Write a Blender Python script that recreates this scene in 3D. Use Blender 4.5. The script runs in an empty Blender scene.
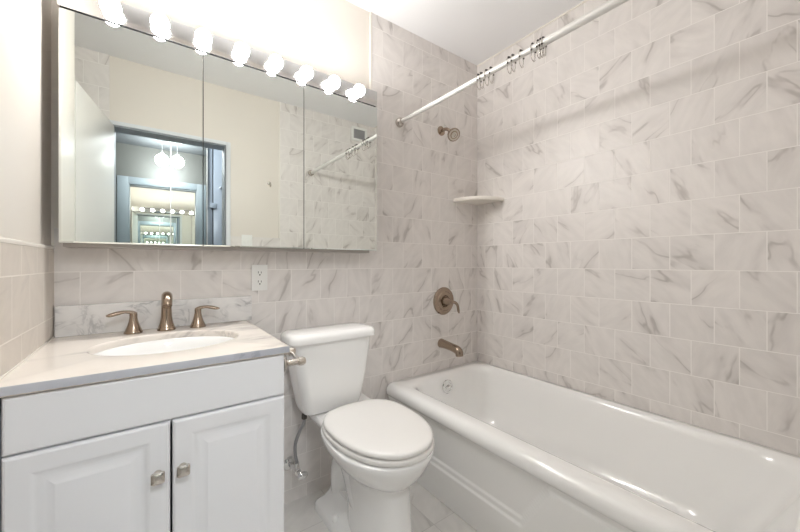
import bpy, bmesh, math, random
from mathutils import Vector, Matrix, noise
S = bpy.context.scene
C = S.collection
PI = math.pi
random.seed(4)

# ------------------------------------------------------------------ camera
FPX, YAW, CY = 341.2, 36.19, 263.0
cd = bpy.data.cameras.new('camera'); cam = bpy.data.objects.new('camera', cd); C.objects.link(cam)
cd.sensor_width = 36; cd.lens = FPX / 800 * 36; cd.shift_y = -(266 - CY) / 800; cd.clip_start = 0.005
cam.location = (0, -1.593, 1.12); cam.rotation_euler = (PI/2, 0, -math.radians(YAW))
S.camera = cam
# ------------------------------------------------------------------ light and exposure
w = bpy.data.worlds.new('world'); S.world = w; w.use_nodes = True
w.node_tree.nodes['Background'].inputs[0].default_value = (0.8, 0.88, 1, 1)
w.node_tree.nodes['Background'].inputs[1].default_value = 0.0
BULB = 110.0          # emission of the vanity bulbs
HALL_GLOBE = 125.0   # emission of the two globes in the hall
S.view_settings.view_transform = 'Standard'; S.view_settings.look = 'None'
S.view_settings.exposure = 0.14; S.view_settings.gamma = 1; S.view_settings.use_curve_mapping = False
S.cycles.max_bounces = 14; S.cycles.diffuse_bounces = 8; S.cycles.glossy_bounces = 12
S.cycles.use_denoising = True; S.cycles.sample_clamp_indirect = 6
S.cycles.caustics_reflective = True; S.cycles.blur_glossy = 0.5

# ------------------------------------------------------------------ materials
def nt(name):
    m = bpy.data.materials.new(name); m.use_nodes = True; n = m.node_tree
    return m, n, n.nodes['Principled BSDF']
def N(n, kind, **kw):
    o = n.nodes.new(kind)
    for k, v in kw.items(): setattr(o, k, v)
    return o
def L(n, a, b): n.links.new(a, b)
def math_(n, op, a, b=None, clamp=False):
    o = N(n, 'ShaderNodeMath', operation=op, use_clamp=clamp)
    for i, v in enumerate((a, b)):
        if v is None: continue
        if isinstance(v, (int, float)): o.inputs[i].default_value = v
        else: L(n, v, o.inputs[i])
    return o.outputs[0]
def mix(n, fac, a, b):
    o = N(n, 'ShaderNodeMix', data_type='RGBA')
    if isinstance(fac, (int, float)): o.inputs[0].default_value = fac
    else: L(n, fac, o.inputs[0])
    for i, v in ((6, a), (7, b)):
        if isinstance(v, tuple): o.inputs[i].default_value = v + (1,)
        else: L(n, v, o.inputs[i])
    return o.outputs[2]
def ramp(n, fac, p0, p1):
    o = N(n, 'ShaderNodeMapRange', interpolation_type='SMOOTHSTEP')
    L(n, fac, o.inputs[0]); o.inputs[1].default_value = p0; o.inputs[2].default_value = p1
    return o.outputs[0]
def plain(name, col, rough=0.4, metal=0.0, coat=0.0, spec=0.5, var=0.03, bump=0.0, bscale=60):
    m, n, b = nt(name)
    tc = N(n, 'ShaderNodeTexCoord'); no = N(n, 'ShaderNodeTexNoise'); no.inputs['Scale'].default_value = 7; no.inputs['Detail'].default_value = 4
    L(n, tc.outputs['Object'], no.inputs['Vector'])
    d = tuple(c * (1 - var) for c in col)
    L(n, mix(n, no.outputs['Fac'], d, col), b.inputs['Base Color'])
    b.inputs['Roughness'].default_value = rough; b.inputs['Metallic'].default_value = metal
    b.inputs['Coat Weight'].default_value = coat; b.inputs['Coat Roughness'].default_value = 0.06
    b.inputs['Specular IOR Level'].default_value = spec
    if bump:
        n2 = N(n, 'ShaderNodeTexNoise'); n2.inputs['Scale'].default_value = bscale; L(n, tc.outputs['Object'], n2.inputs['Vector'])
        bu = N(n, 'ShaderNodeBump'); bu.inputs['Strength'].default_value = bump; bu.inputs['Distance'].default_value = 0.002
        L(n, n2.outputs['Fac'], bu.inputs['Height']); L(n, bu.outputs[0], b.inputs['Normal'])
    return m
def emit(name, col, s):
    m, n, b = nt(name)
    b.inputs['Base Color'].default_value = col + (1,); b.inputs['Emission Color'].default_value = col + (1,); b.inputs['Emission Strength'].default_value = s
    return m
def veins(n, vec, scale, width, warp=0.6, detail=3.0):
    no = N(n, 'ShaderNodeTexNoise'); no.inputs['Scale'].default_value = scale; no.inputs['Detail'].default_value = detail
    no.inputs['Roughness'].default_value = 0.55; no.inputs['Distortion'].default_value = warp
    L(n, vec, no.inputs['Vector'])
    d = math_(n, 'ABSOLUTE', math_(n, 'SUBTRACT', no.outputs['Fac'], 0.5))
    return math_(n, 'SUBTRACT', 1.0, ramp(n, d, 0.0, width))
def tile(name, u_axis, v_axis, u0, v0, tw=0.1455, th=0.147, base=(0.80, 0.765, 0.74), vein=(0.40, 0.365, 0.345), grout=(0.87, 0.84, 0.815), gw=0.0017, rough=0.40, offs=0.5, amt=0.62, fr=1.0):
    m, n, b = nt(name)
    tc = N(n, 'ShaderNodeTexCoord'); sp = N(n, 'ShaderNodeSeparateXYZ'); L(n, tc.outputs['Object'], sp.inputs[0])
    u = math_(n, 'SUBTRACT', sp.outputs[u_axis], u0); v = math_(n, 'SUBTRACT', sp.outputs[v_axis], v0)
    cm = N(n, 'ShaderNodeCombineXYZ'); L(n, u, cm.inputs[0]); L(n, v, cm.inputs[1])
    br = N(n, 'ShaderNodeTexBrick', offset=offs, offset_frequency=2, squash=1.0)
    L(n, cm.outputs[0], br.inputs['Vector'])
    for k, val in (('Scale', 1), ('Mortar Size', gw), ('Mortar Smooth', 0.15), ('Bias', 0), ('Brick Width', tw), ('Row Height', th)): br.inputs[k].default_value = val
    br.inputs['Color1'].default_value = (0, 0, 0, 1); br.inputs['Color2'].default_value = (1, 1, 1, 1); br.inputs['Mortar'].default_value = (0.5, 0.5, 0.5, 1)
    rnd = N(n, 'ShaderNodeSeparateColor'); L(n, br.outputs['Color'], rnd.inputs[0]); r = rnd.outputs[0]
    # every tile is cut from another place of the stone and turned another way
    ro = N(n, 'ShaderNodeVectorRotate', rotation_type='Z_AXIS'); L(n, cm.outputs[0], ro.inputs['Vector'])
    flip = math_(n, 'GREATER_THAN', math_(n, 'FRACT', math_(n, 'MULTIPLY', r, 7.7)), 0.66)
    L(n, math_(n, 'ADD', math_(n, 'MULTIPLY', math_(n, 'SINE', math_(n, 'MULTIPLY', r, 91.0)), 0.38), math_(n, 'SUBTRACT', math_(n, 'MULTIPLY', flip, 1.8), 0.9)), ro.inputs['Angle'])
    sc = N(n, 'ShaderNodeVectorMath', operation='MULTIPLY'); L(n, ro.outputs[0], sc.inputs[0]); sc.inputs[1].default_value = (0.8, 2.3, 1)
    of = N(n, 'ShaderNodeCombineXYZ'); L(n, math_(n, 'MULTIPLY', r, 37.0), of.inputs[0]); L(n, math_(n, 'MULTIPLY', r, 113.0), of.inputs[1]); L(n, math_(n, 'MULTIPLY', r, 61.0), of.inputs[2])
    ad = N(n, 'ShaderNodeVectorMath', operation='ADD'); L(n, sc.outputs[0], ad.inputs[0]); L(n, of.outputs[0], ad.inputs[1])
    v1 = veins(n, ad.outputs[0], 2.0 * fr, 0.016, 0.15, 3.5)
    v2 = veins(n, ad.outputs[0], 2.0 * fr, 0.09, 0.15, 3.5)
    mk = N(n, 'ShaderNodeTexNoise'); mk.inputs['Scale'].default_value = 6 * fr; mk.inputs['Detail'].default_value = 3; L(n, ad.outputs[0], mk.inputs['Vector'])
    msk = ramp(n, mk.outputs['Fac'], 0.40, 0.64)
    f = math_(n, 'ADD', math_(n, 'MULTIPLY', math_(n, 'MULTIPLY', v1, msk), amt * 0.8), math_(n, 'MULTIPLY', math_(n, 'MULTIPLY', v2, msk), amt * 0.42), True)
    cl = N(n, 'ShaderNodeTexNoise'); cl.inputs['Scale'].default_value = 14; cl.inputs['Detail'].default_value = 6; L(n, ad.outputs[0], cl.inputs['Vector'])
    lo = tuple(c * 0.93 for c in base)
    col = mix(n, ramp(n, cl.outputs['Fac'], 0.3, 0.7), lo, base)
    r2 = math_(n, 'FRACT', math_(n, 'MULTIPLY', r, 17.3))
    col = mix(n, math_(n, 'MULTIPLY', r2, 0.10), col, tuple(c * 0.6 for c in base))
    col = mix(n, f, col, vein)
    col = mix(n, br.outputs['Fac'], col, grout)
    L(n, col, b.inputs['Base Color'])
    L(n, math_(n, 'ADD', math_(n, 'MULTIPLY', br.outputs['Fac'], 0.4), rough), b.inputs['Roughness'])
    bu = N(n, 'ShaderNodeBump'); bu.inputs['Strength'].default_value = 0.5; bu.inputs['Distance'].default_value = 0.0012
    L(n, math_(n, 'SUBTRACT', 1.0, br.outputs['Fac']), bu.inputs['Height']); L(n, bu.outputs[0], b.inputs['Normal'])
    return m
def marble(name, base, vein, rough=0.15, am=0.5, st=2.6, k=1.0):
    m, n, b = nt(name)
    tc = N(n, 'ShaderNodeTexCoord'); mp = N(n, 'ShaderNodeMapping'); mp.inputs['Rotation'].default_value = (0.3, 0.2, 0.55); mp.inputs['Scale'].default_value = (k, st * k, (1.6 if st > 1.5 else 1) * k)
    L(n, tc.outputs['Object'], mp.inputs[0])
    v1 = veins(n, mp.outputs[0], 3.3, 0.05, 1.2, 6); v2 = veins(n, mp.outputs[0], 1.7, 0.16, 1.6, 6)
    mk = N(n, 'ShaderNodeTexNoise'); mk.inputs['Scale'].default_value = 3.0; L(n, mp.outputs[0], mk.inputs['Vector'])
    msk = ramp(n, mk.outputs['Fac'], 0.42, 0.66)
    f = math_(n, 'ADD', math_(n, 'MULTIPLY', math_(n, 'MULTIPLY', v1, msk), am), math_(n, 'MULTIPLY', math_(n, 'MULTIPLY', v2, msk), am * 0.5), True)
    L(n, mix(n, f, base, vein), b.inputs['Base Color']); b.inputs['Roughness'].default_value = rough
    return m
M = {}
M['tile_back'] = tile('marble_tile_back', 0, 2, 0.097, 1.09)
M['tile_right'] = tile('marble_tile_right', 1, 2, -0.577, 1.09)
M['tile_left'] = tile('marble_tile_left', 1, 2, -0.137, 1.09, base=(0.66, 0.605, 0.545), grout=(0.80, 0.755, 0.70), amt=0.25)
M['tile_door'] = tile('marble_tile_door_wall', 0, 2, 0.02, 1.09)
M['tile_floor'] = tile('marble_tile_floor', 0, 1, 0.08, -0.2, 0.30, 0.30, base=(0.76, 0.74, 0.71), vein=(0.42, 0.40, 0.38), grout=(0.55, 0.53, 0.51), gw=0.0015, offs=0.0, fr=0.6)
M['paint'] = plain('cream_wall_paint', (0.76, 0.715, 0.655), 0.32, var=0.02, bump=0.05)
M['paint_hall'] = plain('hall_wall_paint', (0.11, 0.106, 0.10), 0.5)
M['ceiling'] = plain('ceiling_paint', (0.85, 0.85, 0.86), 0.6, var=0.02)
M['trimw'] = plain('cream_trim_tile', (0.84, 0.80, 0.74), 0.25)
M['casing'] = plain('door_casing_paint', (0.70, 0.73, 0.76), 0.35)
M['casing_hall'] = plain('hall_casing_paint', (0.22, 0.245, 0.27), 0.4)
M['doorw'] = plain('door_leaf_paint', (0.80, 0.79, 0.75), 0.3)
M['cab'] = plain('white_thermofoil', (0.88, 0.89, 0.915), 0.33, var=0.01)
M['dark'] = plain('dark_gap', (0.03, 0.03, 0.035), 0.7)
M['counter'] = marble('counter_marble', (0.79, 0.735, 0.675), (0.40, 0.37, 0.35), am=0.6)
M['splash'] = marble('backsplash_marble', (0.80, 0.79, 0.78), (0.30, 0.30, 0.31), am=0.5, st=1.0, k=3.4)
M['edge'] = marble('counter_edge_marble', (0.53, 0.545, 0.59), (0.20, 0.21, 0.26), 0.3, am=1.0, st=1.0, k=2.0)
M['porcelain'] = plain('white_porcelain', (0.88, 0.88, 0.87), 0.12, coat=0.6, var=0.01)
M['tub'] = plain('tub_enamel', (0.92, 0.92, 0.91), 0.16, coat=0.7, var=0.01)
M['seat'] = plain('toilet_seat_plastic', (0.80, 0.785, 0.76), 0.22, var=0.01)
M['bronze'] = plain('brushed_bronze_nickel', (0.40, 0.315, 0.245), 0.24, metal=1, var=0.12)
M['nickel'] = plain('satin_nickel', (0.62, 0.58, 0.53), 0.26, metal=1, var=0.06)
M['chrome'] = plain('chrome', (0.80, 0.80, 0.80), 0.08, metal=1, var=0.02)
M['steel'] = plain('rod_enamel', (0.74, 0.73, 0.71), 0.35, metal=0.25, var=0.03)
M['bar'] = plain('polished_bar', (0.72, 0.72, 0.72), 0.12, metal=1, var=0.02)
M['mirror'] = plain('mirror_glass', (0.87, 0.91, 0.885), 0.0, metal=1, var=0.0)
M['bevel'] = plain('mirror_bevel_glass', (0.80, 0.84, 0.82), 0.03, metal=1, var=0.0)
M['boxm'] = plain('cabinet_body_metal', (0.42, 0.39, 0.36), 0.4, metal=0.3)
M['doorback'] = plain('door_backing', (0.10, 0.10, 0.10), 0.8, spec=0.2)
M['gapshade'] = plain('gap_shade_colour', (0.22, 0.24, 0.27), 0.6)
M['bead'] = plain('dark_ring_bead', (0.10, 0.09, 0.085), 0.3, metal=0.8)
M['hose'] = plain('grey_braided_hose', (0.38, 0.38, 0.39), 0.35, metal=0.7, bump=0.5, bscale=700)
M['plastic'] = plain('white_plastic', (0.84, 0.84, 0.82), 0.3, var=0.01)
M['grille'] = plain('grey_grille', (0.4, 0.4, 0.41), 0.5)
M['steelblue'] = plain('blue_grey_closet_paint', (0.36, 0.41, 0.48), 0.22, metal=0.25)
M['bulb'] = emit('glowing_bulb', (1.0, 0.985, 0.965), BULB)
M['globe'] = emit('glowing_globe', (0.95, 0.975, 1.0), HALL_GLOBE)

# ------------------------------------------------------------------ mesh helpers
def bm_(): return bmesh.new()
def box(bm, x0, x1, y0, y1, z0, z1, bev=0.0, seg=2):
    r = bmesh.ops.create_cube(bm, size=1)['verts']
    for v in r:
        v.co = Vector(((x0+x1)/2 + v.co.x*(x1-x0), (y0+y1)/2 + v.co.y*(y1-y0), (z0+z1)/2 + v.co.z*(z1-z0)))
    if bev:
        ed = list({e for v in r for e in v.link_edges})
        bmesh.ops.bevel(bm, geom=ed, offset=bev, segments=seg, affect='EDGES', profile=0.6)
    return bm
def loft(bm, rings, cap0=True, cap1=True, closed=True):
    vs = [[bm.verts.new(p) for p in r] for r in rings]
    n = len(rings[0])
    for a, b in zip(vs, vs[1:]):
        for i in range(n if closed else n-1):
            j = (i+1) % n
            bm.faces.new((a[i], a[j], b[j], b[i]))
    if cap0: bm.faces.new(list(reversed(vs[0])))
    if cap1: bm.faces.new(vs[-1])
    return bm
def frame(d):
    d = d.normalized(); a = Vector((0, 0, 1)) if abs(d.z) < 0.9 else Vector((1, 0, 0))
    u = d.cross(a).normalized(); return u, d.cross(u).normalized()
def smooth_path(pts, k=6):
    P = [Vector(p) for p in pts]; Q = [P[0]*2-P[1]] + P + [P[-1]*2-P[-2]]; out = []
    for i in range(1, len(Q)-2):
        for s in range(k):
            t = s/k; a, b, c, d = Q[i-1], Q[i], Q[i+1], Q[i+2]
            out.append(0.5*((2*b) + (c-a)*t + (2*a-5*b+4*c-d)*t*t + (3*b-a-3*c+d)*t**3))
    out.append(P[-1]); return out
def tube(bm, pts, rad, n=12, k=0, flat=None):
    P = [Vector(p) for p in pts]
    if k:
        if isinstance(rad, (list, tuple)):
            R = [Vector((r, 0, 0)) for r in rad]; rad = [max(1e-4, v.x) for v in smooth_path(R, k)]
        P = smooth_path(P, k)
    if not isinstance(rad, (list, tuple)): rad = [rad]*len(P)
    rings = []; u = None
    for i, p in enumerate(P):
        d = (P[min(i+1, len(P)-1)] - P[max(i-1, 0)]).normalized()
        if u is None: u, v = frame(d)
        else:
            u = (u - d*u.dot(d)).normalized(); v = d.cross(u).normalized()
        ring = []
        for j in range(n):
            o = (u*math.cos(2*PI*j/n) + v*math.sin(2*PI*j/n))*rad[i]
            if flat: o = o - flat[0]*o.dot(flat[0])*(1-flat[1])
            ring.append(p+o)
        rings.append(ring)
    return loft(bm, rings)
def lathe(bm, prof, origin=(0,0,0), axis=(0,0,1), n=28):
    o = Vector(origin); d = Vector(axis).normalized(); u, v = frame(d)
    rings = []
    for r, h in prof:
        r = max(r, 1e-4)
        rings.append([o + d*h + (u*math.cos(2*PI*j/n) + v*math.sin(2*PI*j/n))*r for j in range(n)])
    return loft(bm, rings)
def ball(bm, c, r, sx=1, sy=1, sz=1, seg=16):
    vs = bmesh.ops.create_uvsphere(bm, u_segments=seg, v_segments=max(6, seg//2+2), radius=r)['verts']
    for v in vs: v.co = Vector(c) + Vector((v.co.x*sx, v.co.y*sy, v.co.z*sz))
    return bm
def rrect(x0, x1, y0, y1, r, z, k=8):
    out = []
    for cx, cy, a in ((x1-r, y1-r, 0), (x0+r, y1-r, 90), (x0+r, y0+r, 180), (x1-r, y0+r, 270)):
        for i in range(k+1):
            t = math.radians(a + 90*i/k); out.append((cx + r*math.cos(t), cy + r*math.sin(t), z))
    return out
def link(name, bm, mat, parent=None, angle=35, flip=True):
    bmesh.ops.remove_doubles(bm, verts=bm.verts[:], dist=1e-5)
    if flip: bmesh.ops.recalc_face_normals(bm, faces=bm.faces[:])
    if parent is not None:
        off = Vector(parent.get('_w', (0, 0, 0)))
        bmesh.ops.translate(bm, verts=bm.verts[:], vec=-off)
    me = bpy.data.meshes.new(name); bm.to_mesh(me); bm.free(); me.materials.append(mat)
    for p in me.polygons: p.use_smooth = True
    me.set_sharp_from_angle(angle=math.radians(angle))
    o = bpy.data.objects.new(name, me); C.objects.link(o)
    if parent is not None: o.parent = parent
    return o
ROOTS = []
def thing(name, label, cat, loc=(0,0,0), group=None):
    o = bpy.data.objects.new(name, None); C.objects.link(o); o.location = loc; o.empty_display_size = 0.05
    o['_w'] = loc; o['label'] = label; o['category'] = cat
    if group: o['group'] = group
    ROOTS.append(o); return o
def sub(name, bm, mat, parent, root, angle=35):
    """sub-part: parent is a part whose origin sits at the root's origin"""
    off = Vector(root.get('_w', (0, 0, 0)))
    bmesh.ops.translate(bm, verts=bm.verts[:], vec=-off)
    return link(name, bm, mat, None, angle) if parent is None else _setp(link(name, bm, mat, None, angle), parent)
def _setp(o, p): o.parent = p; return o
def tag(o, label, cat, group=None):
    o['label'] = label; o['category'] = cat
    if group: o['group'] = group
    return o
def struct(name, bm, mat, parent=None, angle=35):
    o = link(name, bm, mat, parent, angle)
    if parent is None: o['kind'] = 'structure'
    return o
def quad(bm, pts):
    bm.faces.new([bm.verts.new(p) for p in pts]); return bm

# ------------------------------------------------------------------ the room
XL, XR, YB, YD, ZC = -0.258, 1.830, 0.0, -1.603, 2.487
YH = -1.723         # hall face of the door wall
DX0, DX1, DZ = -0.205, 0.475, 2.035
HX0, HX1, HY = -1.2, 1.75, -2.80
struct('floor', box(bm_(), -1.3, 1.95, -3.0, 0.1, -0.05, 0.0), M['tile_floor'])
struct('ceiling', box(bm_(), -1.3, 1.95, YH, 0.1, ZC, ZC+0.05), M['ceiling'])
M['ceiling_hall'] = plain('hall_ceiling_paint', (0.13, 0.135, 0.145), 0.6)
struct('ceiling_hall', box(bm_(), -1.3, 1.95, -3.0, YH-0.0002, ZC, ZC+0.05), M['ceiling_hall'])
wb = struct('wall_back', box(bm_(), -0.75, 1.95, 0.006, 0.106, 0, ZC), M['paint'])
b = bm_(); box(b, XL, 0.975, -0.0, 0.0065, 0, 1.237); box(b, 0.975, XR+0.01, 0.0, 0.0065, 0, ZC)
link('tile_panel', b, M['tile_back'], wb)
link('bullnose_trim', box(bm_(), 0.962, 0.9765, -0.004, 0.0065, 1.237, ZC, 0.003), M['trimw'], wb)
wr = struct('wall_right', box(bm_(), XR, XR+0.1, -1.75, 0.006, 0, ZC), M['tile_right'])
b = bm_(); box(b, XR-0.006, XR+0.001, YD, 0, ZC-0.008, ZC, 0); link('caulk_line', b, M['trimw'], wr)
wl = struct('wall_left', box(bm_(), XL-0.10, XL-0.008, -0.70, 0.006, 0, ZC), M['paint'])
link('tile_panel', box(bm_(), XL-0.009, XL, -0.70, 0, 0, 1.165), M['tile_left'], wl)
b = bm_(); box(b, XL-0.009, XL+0.0015, -0.70, 0, 1.163, 1.1755, 0.004, 3); link('bullnose_trim', b, M['trimw'], wl)
struct('wall_alcove', box(bm_(), -0.70, -0.60, -1.75, -0.60, 0, ZC), M['paint'])
struct('wall_alcove_return', box(bm_(), -0.60, XL-0.10, -0.70, -0.64, 0, ZC), M['paint'])
# door wall with its opening
b = bm_()
box(b, -0.70, DX0, YH, YD-0.006, 0, ZC); box(b, DX1, XR+0.1, YH, YD-0.006, 0, ZC); box(b, DX0, DX1, YH, YD-0.006, DZ, ZC)
wd = struct('wall_door', b, M['paint'])
b = bm_(); box(b, 0.885, XR+0.001, YD-0.0065, YD, 0, ZC); box(b, DX1+0.03, 0.885, YD-0.0065, YD, 0, 1.33); box(b, -0.60, DX0-0.012, YD-0.0065, YD, 0, ZC)
link('tile_panel', b, M['tile_door'], wd)
link('bullnose_trim', box(bm_(), 0.875, 0.888, YD-0.0065, YD+0.003, 1.33, ZC, 0.003), M['trimw'], wd)
# casing on both faces, jambs between
b = bm_()
box(b, DX1, DX1+0.03, YD-0.006, YD+0.008, 0, DZ+0.025, 0.003); box(b, DX0-0.012, DX0, YD-0.006, YD+0.008, 0, DZ+0.025, 0.003)
box(b, DX0, DX1, YD-0.006, YD+0.008, DZ, DZ+0.025, 0.003)
struct('trim_1', b, M['casing'])
b = bm_()
for x0, x1, z0, z1 in ((DX1, DX1+0.10, 0, DZ+0.08), (DX0-0.10, DX0, 0, DZ+0.08), (DX0, DX1, DZ, DZ+0.08)):
    box(b, x0, x1, YH-0.016, YH, z0, z1, 0.003)
box(b, DX0, DX0+0.012, YH, YD, 0, DZ); box(b, DX1-0.012, DX1, YH, YD, 0, DZ); box(b, DX0+0.012, DX1-0.012, YH, YD, DZ-0.012, DZ)
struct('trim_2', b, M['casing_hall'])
# hall
M['paint_h2'] = M['paint_hall']
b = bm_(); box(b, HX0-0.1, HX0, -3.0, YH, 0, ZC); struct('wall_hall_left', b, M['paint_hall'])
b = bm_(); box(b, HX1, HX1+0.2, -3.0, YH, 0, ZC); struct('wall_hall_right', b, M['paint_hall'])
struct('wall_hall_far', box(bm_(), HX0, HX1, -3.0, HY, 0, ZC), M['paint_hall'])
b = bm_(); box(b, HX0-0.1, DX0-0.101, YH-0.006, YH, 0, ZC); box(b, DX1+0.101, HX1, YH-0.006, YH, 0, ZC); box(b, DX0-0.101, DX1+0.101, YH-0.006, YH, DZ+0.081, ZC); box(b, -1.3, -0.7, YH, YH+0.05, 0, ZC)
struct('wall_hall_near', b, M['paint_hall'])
# open door leaf
def rotz(bm, c, deg):
    bmesh.ops.rotate(bm, verts=bm.verts[:], cent=Vector(c), matrix=Matrix.Rotation(math.radians(deg), 3, 'Z'))
    return bm
HG = (-0.190, -1.592, 0); DA = 99.5
b = box(bm_(), HG[0], HG[0]+0.63, -1.590, -1.555, 0.012, 2.022, 0.002); rotz(b, HG, DA)
dl = struct('door_1', b, M['doorw'])
b = bm_(); lathe(b, [(0.026, 0), (0.026, 0.006), (0.011, 0.01), (0.011, 0.032), (0.024, 0.042), (0.027, 0.054), (0.020, 0.064), (0, 0.066)], (HG[0]+0.57, -1.590, 0.96), (0, -1, 0)); rotz(b, HG, DA)
link('door_knob', b, M['nickel'], dl)

# ------------------------------------------------------------------ bathtub
t = thing('bathtub', 'white enamel alcove bathtub along the tiled right wall', 'bathtub', (1.45, -0.8, 0))
X0, X1, Y0, Y1 = 1.058, 1.829, -1.602, -0.001
b = bm_(); rings = []
rings.append(rrect(X0+0.010, X1, Y0, Y1, 0.026, 0.380))
for ins, z in ((0.004, 0.382), (0.001, 0.395), (0.0, 0.408), (0.003, 0.420), (0.010, 0.431), (0.022, 0.4385), (0.040, 0.4415)):
    rings.append(rrect(X0+ins, X1-ins*0.1, Y0+ins*0.1, Y1-ins*0.1, 0.024, z))
def inner(x0, x1, y0, y1, r, z): rings.append(rrect(x0, x1, y0, y1, r, z))
inner(1.140, 1.795, -1.520, -0.055, 0.115, 0.440)
inner(1.152, 1.786, -1.505, -0.066, 0.125, 0.436)
inner(1.162, 1.778, -1.490, -0.076, 0.13, 0.426)
inner(1.168, 1.772, -1.480, -0.082, 0.135, 0.405)
inner(1.185, 1.762, -1.440, -0.095, 0.14, 0.33)
inner(1.208, 1.748, -1.385, -0.112, 0.15, 0.22)
inner(1.225, 1.735, -1.340, -0.125, 0.155, 0.15)
inner(1.250, 1.715, -1.300, -0.145, 0.155, 0.115)
inner(1.290, 1.675, -1.240, -0.190, 0.14, 0.100)
inner(1.390, 1.575, -1.080, -0.300, 0.09, 0.096)
loft(b, rings, cap0=False)
bmesh.ops.translate(b, verts=b.verts[:], vec=(0, 0, 0.005)); link('tub_body', b, M['tub'], t, 85)
# apron with its stepped lower panel
b = bm_(); ny, nz = 220, 120; grid = []
def seg_d(y, z, off):
    """signed amount below the panel outline (low along the far part, ramping up towards the near part)"""
    yy = -y
    if yy < 0.85: h = 0.190
    elif yy < 0.97: h = 0.190 + (yy-0.85)/0.12*0.195
    else: h = 0.385
    return (h - off) - z
def st(a): a = min(1, max(0, a)); return a*a*(3-2*a)
for i in range(ny+1):
    y = Y1 - 0.004 + (Y0 - Y1 + 0.006)*i/ny; row = []
    for j in range(nz+1):
        z = 0.002 + 0.404*j/nz
        x = 1.078 + (0.406-z)*0.085
        x -= 0.006*st(seg_d(y, z, 0)/0.011 + 0.5) + 0.006*st(seg_d(y, z, 0.028)/0.011 + 0.5)
        row.append(b.verts.new((x, y, z)))
    grid.append(row)
for i in range(ny):
    for j in range(nz): b.faces.new((grid[i][j], grid[i+1][j], grid[i+1][j+1], grid[i][j+1]))
back = [[b.verts.new((1.135, g[k].co.y, g[k].co.z)) for k in (0, nz)] for g in (grid[0], grid[-1])]
b.faces.new([g for g in grid[0]] + [back[0][1], back[0][0]])
b.faces.new(list(reversed(grid[-1])) + [back[1][0], back[1][1]])
b.faces.new([g[nz] for g in grid] + [back[1][1], back[0][1]]); b.faces.new([g[0] for g in reversed(grid)] + [back[0][0], back[1][0]])
link('apron', b, M['tub'], t, 60)
ov = bm_(); ax = Vector((0, -1, 0.12)); c0 = Vector((1.452, -0.0935, 0.372))
lathe(ov, [(0.041, 0), (0.041, 0.004), (0.037, 0.008), (0.028, 0.009), (0.027, 0.006), (0, 0.006)], c0, ax)
o = link('overflow_plate', ov, M['chrome'], t)
b = bm_(); tube(b, [c0+Vector((-0.016, -0.010, -0.004)), c0+Vector((0, -0.016, 0.002)), c0+Vector((0.018, -0.012, 0.006))], [0.005, 0.006, 0.004], 10)
sub('trip_lever', b, M['chrome'], o, t)
link('drain', lathe(bm_(), [(0.035, 0), (0.033, 0.003), (0.020, 0.004), (0.018, 0.001), (0, 0.001)], (1.46, -0.36, 0.0965)), M['chrome'], t)

# ------------------------------------------------------------------ vanity
VX0, VX1, VY = -0.243, 0.324, -0.550
t = thing('vanity_cabinet', 'white two-door vanity cabinet under the marble countertop', 'cabinet', (0.044, -0.28, 0))
b = bm_()
box(b, VX0, VX0+0.016, VY, -0.003, 0.0, 0.8510); box(b, VX1-0.016, VX1, VY, -0.003, 0.0, 0.8510)
box(b, VX0+0.016, VX1-0.016, VY, -0.003, 0.10, 0.116); box(b, VX0+0.016, VX1-0.016, -0.009, -0.003, 0.116, 0.8510)
box(b, VX0+0.016, VX1-0.016, VY, VY+0.018, 0.715, 0.8510); box(b, VX0+0.016, VX1-0.016, VY+0.05, VY+0.066, 0, 0.10)
link('carcass', b, M['cab'], t)
link('side_gap_shade', box(bm_(), XL+0.001, VX0-0.0005, VY+0.03, -0.004, 0.001, 0.845), M['gapshade'], t)  # dark box coloured as the shade in the gap between cabinet and wall
def rect_ring(x0, x1, z0, z1, ins, y): return [(x0+ins, y, z0+ins), (x1-ins, y, z0+ins), (x1-ins, y, z1-ins), (x0+ins, y, z1-ins)]
def panel_door(x0, x1, z0, z1, raised=True):
    b = bm_(); f = VY - 0.020
    prof = [(0, VY-0.0005), (0, f+0.006), (0.002, f+0.002), (0.006, f)]
    if raised: prof += [(0.038, f), (0.044, f+0.002), (0.050, f+0.0055), (0.056, f+0.007), (0.061, f+0.0065), (0.076, f+0.0008), (0.079, f+0.0)]
    else: prof += [(0.010, f)]
    loft(b, [rect_ring(x0, x1, z0, z1, i, y) for i, y in prof]); return b
link('drawer_front', panel_door(VX0+0.001, VX1-0.001, 0.729, 0.8480, False), M['cab'], t, 20)
MX = 0.0425
for x0, x1, kx in ((VX0+0.001, MX-0.0025, MX-0.028), (MX+0.0025, VX1-0.001, MX+0.024)):
    d = link('door', panel_door(x0, x1, 0.105, 0.7245), M['cab'], t, 20)
    b = bm_(); lathe(b, [(0.009, 0), (0.008, 0.004), (0.0055, 0.007), (0.0055, 0.014), (0.009, 0.018)], (kx, VY-0.02, 0.605), (0, -1, 0), 16)
    y = VY-0.02-0.018
    rg = [rrect(kx-s, kx+s, 0.605-s, 0.605+s, r, 0, 4) for s, r in ((0.009, 0.005), (0.0132, 0.004), (0.0142, 0.004), (0.0132, 0.004), (0.010, 0.004), (0.004, 0.002))]
    ys = (0, 0.002, 0.005, 0.0085, 0.0105, 0.0112)
    loft(b, [[(p[0], y-dy, p[1]) for p in r] for r, dy in zip(rg, ys)])
    sub('knob', b, M['nickel'], d, t)

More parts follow.
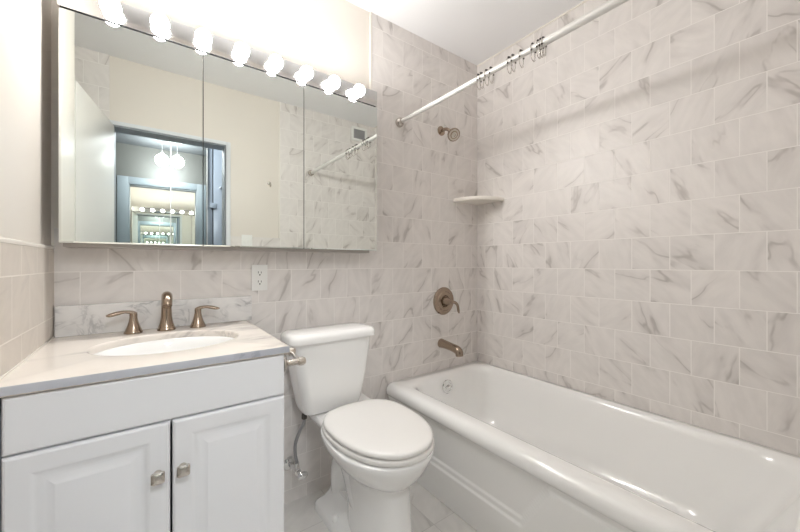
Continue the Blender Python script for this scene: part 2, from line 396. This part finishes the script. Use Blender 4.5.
# countertop with an oval cut-out
CZ, CT = 0.874, 0.022
SX, SY, RX, RY = 0.052, -0.292, 0.193, 0.158
t = thing('vanity_countertop', 'cream and grey veined marble countertop with an oval cut-out', 'countertop', (0.04, -0.3, CZ-CT))
b = bm_(); n = 64
cx0, cx1, cy0, cy1 = XL+0.001, 0.334, -0.580, -0.001
def sq(th, x0, x1, y0, y1):
    dx, dy = math.cos(th), math.sin(th); ts = []
    if dx > 1e-9: ts.append((x1-SX)/dx)
    if dx < -1e-9: ts.append((x0-SX)/dx)
    if dy > 1e-9: ts.append((y1-SY)/dy)
    if dy < -1e-9: ts.append((y0-SY)/dy)
    k = min(ts); return SX+dx*k, SY+dy*k
corner = [math.atan2(y-SY, x-SX) for x in (cx0, cx1) for y in (cy0, cy1)]
ths = sorted([(-PI + 2*PI*i/n) for i in range(n)] + corner)
def srect(ins, z): return [sq(a, cx0, cx1-ins, cy0+ins, cy1) + (z,) for a in ths]
def oval(dr, z): return [(SX+(RX+dr)*math.cos(a), SY+(RY+dr)*math.sin(a), z) for a in ths]
rings = [oval(0, CZ-CT), srect(0.003, CZ-CT), srect(0, CZ-CT+0.003), srect(0, CZ-0.003), srect(0.001, CZ-0.0008), srect(0.0035, CZ),
         oval(0.008, CZ), oval(0.004, CZ-0.0006), oval(0.001, CZ-0.003), oval(0, CZ-0.007), oval(0, CZ-CT)]
loft(b, rings, False, False)
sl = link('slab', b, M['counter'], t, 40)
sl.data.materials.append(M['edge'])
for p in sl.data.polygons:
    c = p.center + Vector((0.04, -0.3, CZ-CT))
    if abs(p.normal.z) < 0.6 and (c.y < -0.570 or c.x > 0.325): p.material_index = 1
b = bm_(); box(b, XL+0.004, 0.355, -0.020, -0.0005, CZ+0.0003, 0.977, 0.0025)
link('backsplash', b, M['splash'], t)
link('caulk_bead', box(bm_(), XL+0.0005, XL+0.004, -0.578, -0.001, CZ, CZ+0.004, 0.0015), M['trimw'], t)
t = thing('undermount_sink', 'white oval undermount sink basin set into the marble countertop', 'sink', (SX, SY, 0.7))
b = bm_(); pr = [(0.022, CZ-CT-0.0005), (-0.004, CZ-CT-0.0005), (-0.008, CZ-CT-0.004), (-0.013, CZ-0.05), (-0.022, CZ-0.08), (-0.040, CZ-0.115), (-0.068, CZ-0.140), (-0.100, CZ-0.150), (-0.118, CZ-0.152)]
def ov2(d, z): return [(SX+max(0.02, RX+d*1.35)*math.cos(a), SY+max(0.02, RY+d)*math.sin(a), z) for a in [2*PI*i/56 for i in range(56)]]
inn = [ov2(d, z) for d, z in pr]; out = [ov2(d+0.010, z-0.010) for d, z in reversed(pr[1:])]
loft(b, inn + out + [inn[0]], False, False)
link('basin', b, M['porcelain'], t, 60)
link('drain', lathe(bm_(), [(0.030, 0.001), (0.028, 0.004), (0.021, 0.005), (0.018, 0.002), (0.016, 0.006), (0, 0.007)], (SX, SY, CZ-0.1525)), M['nickel'], t)

# faucet
FY = -0.072
t = thing('widespread_faucet', 'brushed bronze three-piece faucet behind the oval sink', 'faucet', (0.048, FY, CZ))
b = bm_(); x = 0.048
lathe(b, [(0.029, 0), (0.029, 0.006), (0.026, 0.010), (0.021, 0.026), (0.0178, 0.045), (0.0162, 0.065)], (x, FY, CZ+0.0003), n=28)
tube(b, [(x, FY, CZ+0.060), (x, FY, CZ+0.085), (x, FY-0.004, CZ+0.105), (x, FY-0.022, CZ+0.124), (x, FY-0.048, CZ+0.127), (x, FY-0.073, CZ+0.114), (x, FY-0.084, CZ+0.096)],
     [0.0168, 0.0160, 0.0158, 0.0165, 0.0165, 0.0155, 0.0140], 22, 5)
sp = link('spout', b, M['bronze'], t, 40)
sub('aerator', lathe(bm_(), [(0.012, 0), (0.012, 0.008), (0.009, 0.008), (0.008, 0.006), (0, 0.006)], (x, FY-0.080, CZ+0.099), (0, -0.45, -0.9)), M['bronze'], sp, t)
def faucet_handle(x, s):
    b = bm_()
    lathe(b, [(0.027, 0), (0.027, 0.005), (0.0245, 0.009), (0.0185, 0.024), (0.0135, 0.042), (0.0112, 0.056), (0.0118, 0.064), (0.010, 0.072), (0, 0.074)], (x, FY, CZ+0.0003), n=26)
    h = link('handle', b, M['bronze'], t, 40)
    b = bm_(); z = CZ+0.066
    tube(b, [(x-s*0.006, FY, z), (x+s*0.006, FY-0.001, z+0.007), (x+s*0.026, FY-0.004, z+0.010), (x+s*0.044, FY-0.007, z+0.007), (x+s*0.064, FY-0.011, z+0.002), (x+s*0.073, FY-0.012, z+0.002)],
         [0.010, 0.010, 0.0092, 0.0108, 0.0095, 0.003], 16, 5, flat=(Vector((0, 0, 1)), 0.62))
    sub('lever', b, M['bronze'], h, t, 50)
faucet_handle(-0.048, -1); faucet_handle(0.148, 1)

# ------------------------------------------------------------------ toilet
BX, TX = 0.725, 0.672
t = thing('toilet', 'white two-piece toilet with closed lid between vanity and bathtub', 'toilet', (BX, -0.35, 0))
def egg(cx, yb, yf, hw, z, ym=-0.41, n=56, eb=2.9, ef=2.15, tilt=0.0):
    out = []
    for i in range(n):
        a = 2*PI*i/n; c, s = math.cos(a), math.sin(a); e = eb if s > 0 else ef
        X = abs(c)**(2/e)*math.copysign(1, c)*hw; Y = abs(s)**(2/e)*math.copysign(1, s)
        y = ym + (yb-ym)*Y if Y > 0 else ym + (ym-yf)*Y
        out.append((cx+X, y, z + tilt*(y-ym)))
    return out
b = bm_()
R = [(0.000, 0.106, -0.30, -0.622), (0.030, 0.106, -0.30, -0.622), (0.10, 0.098, -0.29, -0.612), (0.20, 0.092, -0.28, -0.606), (0.270, 0.090, -0.27, -0.604), (0.300, 0.094, -0.26, -0.610),
     (0.318, 0.112, -0.25, -0.628), (0.338, 0.136, -0.24, -0.650), (0.362, 0.156, -0.225, -0.668), (0.39, 0.174, -0.215, -0.684), (0.415, 0.185, -0.205, -0.696), (0.434, 0.189, -0.20, -0.702), (0.440, 0.188, -0.20, -0.701), (0.4435, 0.183, -0.205, -0.696)]
loft(b, [egg(BX+0.012*max(0, min(1, (0.34-z)/0.05)), yb, yf, hw, z, ym=min(-0.38, (yb+yf)/2)) for z, hw, yb, yf in R])
# deck under the tank, trapway and foot
loft(b, [rrect(BX-w_, BX+w_, -0.36, y1, 0.03, z) for w_, y1, z in ((0.06, -0.13, 0.30), (0.09, -0.09, 0.35), (0.125, -0.055, 0.40), (0.150, -0.045, 0.43), (0.152, -0.045, 0.446), (0.146, -0.05, 0.4548))])
tube(b, [(BX, -0.46, 0.13), (BX, -0.38, 0.17), (BX, -0.31, 0.25), (BX, -0.24, 0.27), (BX, -0.185, 0.20), (BX, -0.19, 0.10), (BX, -0.22, 0.02)], [0.07, 0.072, 0.068, 0.062, 0.060, 0.062, 0.06], 22, 5, flat=(Vector((1, 0, 0)), 1.16))
foot = []
for z, w_, y1, y0 in ((0.0, 0.122, -0.10, -0.54), (0.030, 0.120, -0.102, -0.54), (0.042, 0.114, -0.108, -0.535), (0.065, 0.085, -0.13, -0.51), (0.12, 0.06, -0.16, -0.49)):
    foot.append(rrect(BX-w_, BX+w_, y0, y1, 0.014, z))
loft(b, foot)
link('bowl', b, M['porcelain'], t, 45)
for s in (-1, 1):
    link('bolt_cap', ball(bm_(), (BX+s*0.102, -0.285, 0.052), 0.015, 1, 1, 1.2), M['plastic'], t)
b = bm_(); o1 = lambda z, d: egg(BX+0.003, -0.205+d*-1, -0.690-(-d), 0.181-d, z)
def ovs(z, d, x=0.0): return egg(BX+0.004, -0.212-d, -0.704+d, 0.188-d, z, ym=-0.42, eb=2.7, ef=2.15)
loft(b, [ovs(0.4438, 0.022), ovs(0.4482, 0.020), ovs(0.4487, 0.001), ovs(0.454, -0.001), ovs(0.461, -0.001), ovs(0.4650, 0.001), ovs(0.4660, 0.004), ovs(0.466, 0.018), ovs(0.4702, 0.020)])
link('seat', b, M['seat'], t, 40)
b = bm_(); loft(b, [ovs(0.4703, 0.020), ovs(0.4712, 0.006), ovs(0.4725, 0.004), ovs(0.478, 0.003), ovs(0.4845, 0.005), ovs(0.4885, 0.010), ovs(0.4905, 0.020), ovs(0.492, 0.05), ovs(0.4925, 0.10)])
link('lid', b, M['seat'], t, 40)
for s in (-1, 1): link('seat_hinge', box(bm_(), BX+s*0.075-0.022, BX+s*0.075+0.022, -0.236, -0.200, 0.456, 0.472, 0.004), M['seat'], t)
# tank tapers towards its foot
b = bm_(); rg = []
for z, hw, yf, yb, r in ((0.456, 0.118, -0.165, -0.050, 0.03), (0.462, 0.132, -0.180, -0.042, 0.035), (0.495, 0.143, -0.190, -0.035, 0.038), (0.60, 0.163, -0.198, -0.028, 0.04), (0.70, 0.178, -0.203, -0.024, 0.042), (0.776, 0.187, -0.206, -0.022, 0.043)):
    rg.append(rrect(TX-hw, TX+hw, yf, yb, r, z))
loft(b, rg); link('tank', b, M['porcelain'], t, 45)
b = bm_(); rg = []
for ins, z in ((0.006, 0.7765), (0.0, 0.7785), (0.0, 0.797), (0.003, 0.806), (0.010, 0.814), (0.030, 0.818), (0.07, 0.820)):
    rg.append(rrect(TX-0.206+ins, TX+0.206-ins, -0.222+ins, -0.016-ins, 0.050 if ins < 0.03 else 0.03, z))
loft(b, rg); link('tank_lid', b, M['porcelain'], t, 45)

# water supply
t = thing('shutoff_valve', 'chrome angle stop valve on the tiled wall beside the toilet', 'valve', (0.522, 0, 0.185))
b = bm_(); lathe(b, [(0.031, 0), (0.030, 0.005), (0.020, 0.012), (0.009, 0.014), (0.009, 0.06), (0.014, 0.062), (0.014, 0.095), (0.009, 0.097), (0, 0.098)], (0.522, -0.0005, 0.185), (0.12, -1, 0), 20)
link('valve_body', b, M['chrome'], t)
b = bm_(); ball(b, (0.543, -0.122, 0.181), 0.019, 1.3, 0.7, 0.9); tube(b, [(0.531, -0.09, 0.185), (0.542, -0.118, 0.182)], 0.006, 10); link('valve_handle', b, M['chrome'], t)
b = bm_(); tube(b, [(0.532, -0.080, 0.185), (0.532, -0.080, 0.222)], 0.010, 12); link('outlet_nut', b, M['chrome'], t)
t = thing('supply_hose', 'grey braided water hose rising from the stop valve to the toilet tank', 'hose', (0.523, -0.08, 0.22))
link('hose', tube(bm_(), [(0.532, -0.080, 0.2235), (0.525, -0.080, 0.26), (0.524, -0.084, 0.31), (0.540, -0.092, 0.365), (0.556, -0.097, 0.395), (0.560, -0.098, 0.418)], 0.0072, 12, 6), M['hose'], t)
b = bm_(); lathe(b, [(0.011, 0), (0.013, 0.004), (0.012, 0.022), (0.009, 0.026)], (0.560, -0.098, 0.4185), n=8); link('coupling_nut', b, M['bead'], t)
t.location = t.location
# ------------------------------------------------------------------ paper holder on the vanity side
t = thing('toilet_paper_holder', 'empty chrome toilet paper holder on the side of the vanity', 'paper holder', (VX1, -0.48, 0.815))
for y in (-0.545, -0.452):
    b = bm_(); lathe(b, [(0.024, 0), (0.024, 0.004), (0.017, 0.010), (0.009, 0.014), (0.0085, 0.045), (0.013, 0.050), (0.014, 0.062), (0.010, 0.070), (0, 0.072)], (VX1+0.0005, y, 0.812 if y < -0.5 else 0.822), (1, 0, 0), 22)
    link('post', b, M['nickel'], t)
b = bm_(); lathe(b, [(0.004, 0), (0.0075, 0.002), (0.0075, 0.04), (0.0065, 0.042), (0.0065, 0.084), (0.004, 0.086)], (VX1+0.056, -0.541, 0.8125), (0, 1, 0.1), 18)
link('roller', b, M['chrome'], t)

# ------------------------------------------------------------------ wall outlet
t = thing('wall_outlet', 'white duplex electrical outlet on the tiles right of the backsplash', 'outlet', (0.391, 0, 1.055))
link('cover_plate', box(bm_(), 0.3575, 0.4245, -0.0065, -0.0002, 0.998, 1.112, 0.002), M['plastic'], t)
for z in (1.035, 1.075):
    b = bm_(); loft(b, [[(p[0], -y, p[1]) for p in rrect(0.3745, 0.4075, z-0.0145, z+0.0145, 0.010, 0)] for y in (0.005, 0.0078)])
    r_ = link('receptacle', b, M['plastic'], t)
    b = bm_(); box(b, 0.3835, 0.3858, -0.0083, -0.0070, z-0.001, z+0.008); box(b, 0.3960, 0.3983, -0.0083, -0.0070, z-0.001, z+0.007)
    lathe(b, [(0.0030, 0), (0.0030, 0.0013), (0, 0.0013)], (0.391, -0.0070, z-0.0075), (0, -1, 0), 12); sub('slots', b, M['dark'], r_, t)

# ------------------------------------------------------------------ mirrored medicine cabinet
MZ0, MZ1, MY = 1.183, 1.906, -0.130
SE = (-0.229, 0.159, 0.546, 0.929)
t = thing('medicine_cabinet', 'wide medicine cabinet with three mirrored doors above the vanity', 'mirror cabinet', (0.35, -0.06, MZ0))
link('body', box(bm_(), SE[0]+0.008, SE[3]-0.035, MY+0.021, -0.0005, MZ0-0.012, MZ1-0.001, 0.002), M['boxm'], t)
for i in range(3):
    x0, x1 = SE[i]+0.0016, SE[i+1]-0.0016
    b = bm_(); loft(b, [rect_ring(x0, x1, MZ0, MZ1, 0, MY+0.020), rect_ring(x0, x1, MZ0, MZ1, 0, MY+0.0045)])
    d = link('mirror_door', b, M['doorback'], t, 20)
    wl_ = 0.006 if i == 0 else 0.0; wb_ = 0.005; yg = MY+0.0002
    if i == 0:
        b = bm_(); quad(b, [(x0, MY+0.0022, MZ0), (x0+wl_, yg, MZ0+wb_), (x0+wl_, yg, MZ1), (x0, MY+0.0022, MZ1)]); quad(b, [(x0, MY+0.0022, MZ0), (x1, MY+0.0022, MZ0), (x1, yg, MZ0+wb_), (x0+wl_, yg, MZ0+wb_)])
    else:
        b = bm_(); quad(b, [(x0, MY+0.0022, MZ0), (x1, MY+0.0022, MZ0), (x1, yg, MZ0+wb_), (x0, yg, MZ0+wb_)])
    sub('bevelled_edge', b, M['bevel'], d, t, 1)
    b = bm_(); quad(b, [(x0+wl_, yg, MZ0+wb_), (x1, yg, MZ0+wb_), (x1, yg, MZ1), (x0+wl_, yg, MZ1)])
    o = sub('mirror_glass', b, M['mirror'], d, t, 1)

# ------------------------------------------------------------------ light bar
BZ0, BZ1, BY = 1.911, 1.986, -0.132
t = thing('vanity_light_bar', 'polished chrome light bar with eight lit round bulbs on the mirror cabinet', 'light', (0.35, -0.08, BZ0))
link('shadow_gap', box(bm_(), SE[0]+0.01, 0.921, -0.110, -0.0005, BZ0-0.0035, BZ0-0.0002), M['dark'], t)
link('bar_housing', box(bm_(), SE[0]-0.002, 0.926, BY, -0.0005, BZ0, BZ1, 0.002), M['bar'], t, 20)
for i in range(8):
    x = -0.103 + i*0.1300; z = 1.945
    b = bm_(); lathe(b, [(0.016, 0), (0.016, 0.003), (0.013, 0.0045), (0.012, 0.0045)], (x, BY-0.0002, z), (0, -1, 0), 18)
    so = link('socket', b, M['chrome'], t)
    b = bm_(); lathe(b, [] + [(0.0275*math.sin(a), -0.0275*math.cos(a)) for a in [PI*k/14 for k in range(3, 15)]], (x, BY-0.027, z), (0, -1, 0), 20)
    sub('bulb', b, M['bulb'], so, t, 80)

# ------------------------------------------------------------------ shower fittings
t = thing('shower_fixture', 'bronze shower head on a short arm high on the tiled wall', 'shower head', (1.488, 0, 1.957))
link('flange', lathe(bm_(), [(0.030, 0), (0.029, 0.005), (0.018, 0.012), (0.010, 0.014)], (1.488, -0.0003, 1.957), (0, -1, 0)), M['bronze'], t)
link('arm', tube(bm_(), [(1.488, -0.005, 1.957), (1.488, -0.04, 1.957), (1.489, -0.065, 1.945), (1.490, -0.082, 1.925)], 0.010, 14, 5), M['bronze'], t)
hd = Vector((-0.25, -0.80, -0.55)).normalized(); hc = Vector((1.490, -0.082, 1.922))
b = bm_(); ball(b, hc, 0.016); lathe(b, [(0.012, 0.005), (0.014, 0.020), (0.030, 0.036), (0.039, 0.046), (0.040, 0.054), (0.036, 0.057), (0.034, 0.055)], hc, hd)
h = link('shower_head', b, M['bronze'], t, 40)
b = bm_(); lathe(b, [(0.034, 0.053), (0.034, 0.056), (0.024, 0.056), (0.023, 0.053), (0.019, 0.053), (0.018, 0.058), (0.009, 0.060), (0.008, 0.056), (0, 0.056)], hc, hd); sub('spray_face', b, M['nickel'], h, t)
t = thing('shower_valve', 'bronze round shower valve with lever above the tub spout', 'valve', (1.509, 0, 0.878))
vc = Vector((1.509, -0.0003, 0.878))
link('escutcheon', lathe(bm_(), [(0.088, 0), (0.088, 0.003), (0.081, 0.010), (0.062, 0.012), (0.058, 0.017), (0.038, 0.019), (0.032, 0.014)], vc, (0, -1, 0), 40), M['bronze'], t, 30)
b = bm_(); lathe(b, [(0.030, 0.012), (0.028, 0.025), (0.020, 0.045), (0.014, 0.065), (0.012, 0.080), (0, 0.084)], vc, (0, -1, 0))
tube(b, [vc+Vector((0, -0.070, 0)), vc+Vector((0.020, -0.082, -0.004)), vc+Vector((0.036, -0.088, -0.022)), vc+Vector((0.042, -0.090, -0.055)), vc+Vector((0.046, -0.092, -0.072))], [0.009, 0.009, 0.008, 0.008, 0.003], 14, 4)
link('lever_handle', b, M['bronze'], t, 40)
t = thing('tub_spout', 'bronze tub spout on the tiled wall above the bathtub', 'tub spout', (1.488, 0, 0.61))
b = bm_(); s0 = Vector((1.488, -0.0003, 0.612))
tube(b, [s0, s0+Vector((0, -0.006, 0)), s0+Vector((0, -0.03, -0.001)), s0+Vector((0, -0.09, -0.006)), s0+Vector((0, -0.135, -0.013)), s0+Vector((0, -0.155, -0.024)), s0+Vector((0, -0.160, -0.048))], [0.029, 0.029, 0.026, 0.024, 0.025, 0.025, 0.022], 22, 4)
link('spout_body', b, M['bronze'], t, 40)

# corner shelf
b = bm_(); SH = []
def shelf_ring(ins, z):
    pts = [(XR-0.001, -0.001, z)]; k = 16; ra, rb = 0.236-ins, 0.222-ins
    for i in range(k+1):
        a = PI/2*i/k; pts.append((XR-0.001-ra*math.cos(a)**0.9, -0.001-rb*math.sin(a)**0.9, z))
    return pts
loft(b, [shelf_ring(0.006, 1.518), shelf_ring(0.0, 1.523), shelf_ring(0, 1.535), shelf_ring(0.004, 1.540)])
tag(link('corner_shelf', b, M['trimw'], None, 30), 'white curved corner shelf in the tiled shower corner', 'shelf')

# ------------------------------------------------------------------ curtain rod and its rings
RXX, RZ = 1.158, 1.928
t = thing('shower_curtain_rod', 'straight steel shower curtain rod spanning above the bathtub', 'curtain rod', (RXX, -0.8, RZ))
link('rod', tube(bm_(), [(RXX, -0.012, RZ), (RXX, -0.86, RZ-0.004)], 0.0115, 18), M['steel'], t)
link('outer_tube', tube(bm_(), [(RXX, -0.85, RZ-0.004), (RXX, -1.59, RZ-0.004)], 0.0140, 18), M['steel'], t)
for y, s in ((-0.0004, -1), (YD+0.0004, 1)):
    link('end_cap', lathe(bm_(), [(0.026, 0), (0.026, 0.012), (0.022, 0.022), (0.015, 0.028), (0.014, 0.036)], (RXX, y, RZ if s < 0 else RZ-0.004), (0, s, 0)), M['nickel'], t)
def ring_things(y, i):
    b = bm_(); zc = RZ-0.004*(-y/0.86); R0 = 0.0165; pts = []
    for k in range(15):
        a = math.radians(-50 + 280*k/14); pts.append((RXX+R0*math.cos(a)*1.0, y, zc+R0*math.sin(a)))
    # loop over the rod, down on the room side into the curtain hook
    path = [(RXX+0.006, y+0.002, zc-0.042), (RXX+0.013, y+0.001, zc-0.032)] + pts + [(RXX-0.013, y, zc-0.032), (RXX-0.007, y-0.001, zc-0.046), (RXX+0.002, y-0.002, zc-0.050), (RXX+0.008, y-0.003, zc-0.043)]
    tube(b, path, 0.0013, 8, 2)
    b2 = bm_()
    for a in (65, 90, 115):
        a = math.radians(a); ball(b2, (RXX+R0*math.cos(a), y, zc+R0*math.sin(a)), 0.0045, seg=10)
    for a in (-35, 215):
        a = math.radians(a); ball(b2, (RXX+R0*math.cos(a), y, zc+R0*math.sin(a)), 0.0038, seg=10)
    return b, b2
px = [479, 481.8, 486.9, 491.4, 509.5, 513.4, 521.5, 533.2, 538.8, 541.4, 543.9]
where = ['nearest the wall corner', 'second from the wall corner', 'third from the wall corner', 'fourth from the wall corner',
         'fifth from the wall, in the middle group', 'sixth from the wall, in the middle group', 'seventh from the wall, hanging alone', 'eighth from the wall, just before the near cluster',
         'first in the tight near cluster', 'middle one in the tight near cluster', 'nearest the viewer in the near cluster']
yw = math.radians(YAW); r0 = None
for i, p in enumerate(px):
    a = (p-400)/FPX; dx = math.sin(yw)+a*math.cos(yw); dy = math.cos(yw)-a*math.sin(yw); y = -1.593 + dy*RXX/dx
    if i == 0:
        b, b2 = ring_things(y, 0); y00 = y
        r0 = thing('curtain_ring', '', 'curtain ring', (RXX, y, RZ), 'curtain rings on the shower rod')
        w1 = link('wire_hook', b, M['nickel'], r0); w2 = link('roller_beads', b2, M['bead'], r0); r = r0
    else:
        r = r0.copy(); C.objects.link(r); r.location = (RXX, y, RZ-0.004*(-(y-y00)/0.86))
        for c in (w1, w2):
            k = c.copy(); C.objects.link(k); k.parent = r
        ROOTS.append(r)
    r['label'] = 'empty metal curtain ring with dark beads, ' + where[i]

# ------------------------------------------------------------------ seen in the mirror
t = thing('exhaust_vent', 'white framed exhaust vent high on the tiled wall facing the shower head', 'vent', (1.65, YD, 2.38))
vx0, vx1, vz0, vz1 = 1.565, 1.735, 2.31, 2.445
b = bm_(); y0 = YD+0.0003
for a in ((vx0, vx1, vz1-0.022, vz1), (vx0, vx1, vz0, vz0+0.022), (vx0, vx0+0.022, vz0+0.022, vz1-0.022), (vx1-0.022, vx1, vz0+0.022, vz1-0.022)):
    box(b, a[0], a[1], y0, y0+0.012, a[2], a[3], 0.002)
link('vent_frame', b, M['plastic'], t)
b = bm_(); box(b, vx0+0.022, vx1-0.022, y0, y0+0.002, vz0+0.022, vz1-0.022)
for k in range(8):
    z = vz0+0.028+k*0.0115; box(b, vx0+0.022, vx1-0.022, y0+0.002, y0+0.008, z, z+0.004)
link('grille', b, M['grille'], t)
t = thing('robe_hook', 'small nickel robe hook on the cream wall beside the door', 'hook', (0.80, YD, 1.774))
link('hook_base', lathe(bm_(), [(0.016, 0), (0.015, 0.005), (0.006, 0.008)], (0.80, YD-0.0057, 1.785), (0, 1, 0), 16), M['nickel'], t)
link('hook_prong', tube(bm_(), [(0.80, YD, 1.785), (0.80, YD+0.02, 1.775), (0.80, YD+0.028, 1.755), (0.80, YD+0.036, 1.752), (0.80, YD+0.042, 1.768)], 0.005, 10, 4), M['nickel'], t)
t = thing('light_switch', 'white light switch plate beside the bathroom door casing', 'switch', (0.63, YD, 1.29))
link('switch_plate', box(bm_(), 0.585, 0.665, YD+0.0002, YD+0.006, 1.235, 1.345, 0.002), M['plastic'], t)
for x in (0.608, 0.642): link('toggle', box(bm_(), x-0.005, x+0.005, YD+0.0055, YD+0.014, 1.28, 1.30, 0.001), M['plastic'], t)
# hall: sliding mirror doors, closet door, lamps
PY = -2.705
for i, (x0, x1, y, lab) in enumerate(((-0.60, 0.165, PY, 'left sliding mirror door across the hall, seen through the doorway'), (0.158, 0.476, PY+0.012, 'right sliding mirror door across the hall, beside the blue-grey closet door'))):
    t = thing('sliding_mirror_door', lab, 'mirror door', (x0, y, 0.01), 'hall mirror doors')
    b = bm_(); box(b, x0, x1, y-0.008, y-0.001, 0.012, 2.40); link('backing', b, M['boxm'], t)
    b = bm_(); quad(b, [(x0+0.006, y, 0.02), (x0+0.006, y, 2.392), (x1-0.006, y, 2.392), (x1-0.006, y, 0.02)]); o = link('mirror_glass', b, M['mirror'], t, flip=False)
    b = bm_()
    for a in ((x0, x0+0.006), (x1-0.006, x1)): box(b, a[0], a[1], y-0.001, y+0.003, 0.012, 2.40)
    link('edge_strip', b, M['steel'], t)
t = thing('closet_door', 'glossy blue-grey closet door in the hall right of the mirror doors', 'door', (0.49, -2.76, 0))
link('door_panel', box(bm_(), 0.54, 1.20, -2.795, -2.755, 0.01, 2.38, 0.003), M['steelblue'], t)
link('narrow_panel', box(bm_(), 0.482, 0.530, -2.795, -2.755, 0.01, 2.38, 0.003), M['steelblue'], t)
b = bm_(); box(b, 0.505, 0.565, -2.7545, -2.735, 1.70, 1.755, 0.004); link('latch', b, M['steelblue'], t)
b = bm_(); tube(b, [(0.60, -2.755, 1.92), (0.60, -2.71, 1.92), (0.86, -2.71, 1.92), (0.86, -2.755, 1.92)], 0.008, 10); link('grab_bar', b, M['chrome'], t)
t = thing('hall_ceiling_lamp', 'twin lit globe lamp hanging from the hall ceiling beyond the doorway', 'lamp', (0.175, -2.15, ZC))
b = bm_(); box(b, 0.06, 0.29, -2.185, -2.115, ZC-0.03, ZC-0.0005, 0.004); link('lamp_plate', b, M['grille'], t)
for x in (0.105, 0.245):
    b = bm_(); lathe(b, [(0.0035, 0), (0.0035, 0.115), (0.020, 0.125), (0.020, 0.13), (0, 0.13)], (x, -2.15, ZC-0.025), (0, 0, -1), 16); st_ = link('stem', b, M['grille'], t)
    b = bm_(); ball(b, (x, -2.15, 2.255), 0.068, seg=24); sub('globe', b, M['globe'], st_, t, 80)

for o in list(bpy.data.objects):
    if '_w' in o: del o['_w']
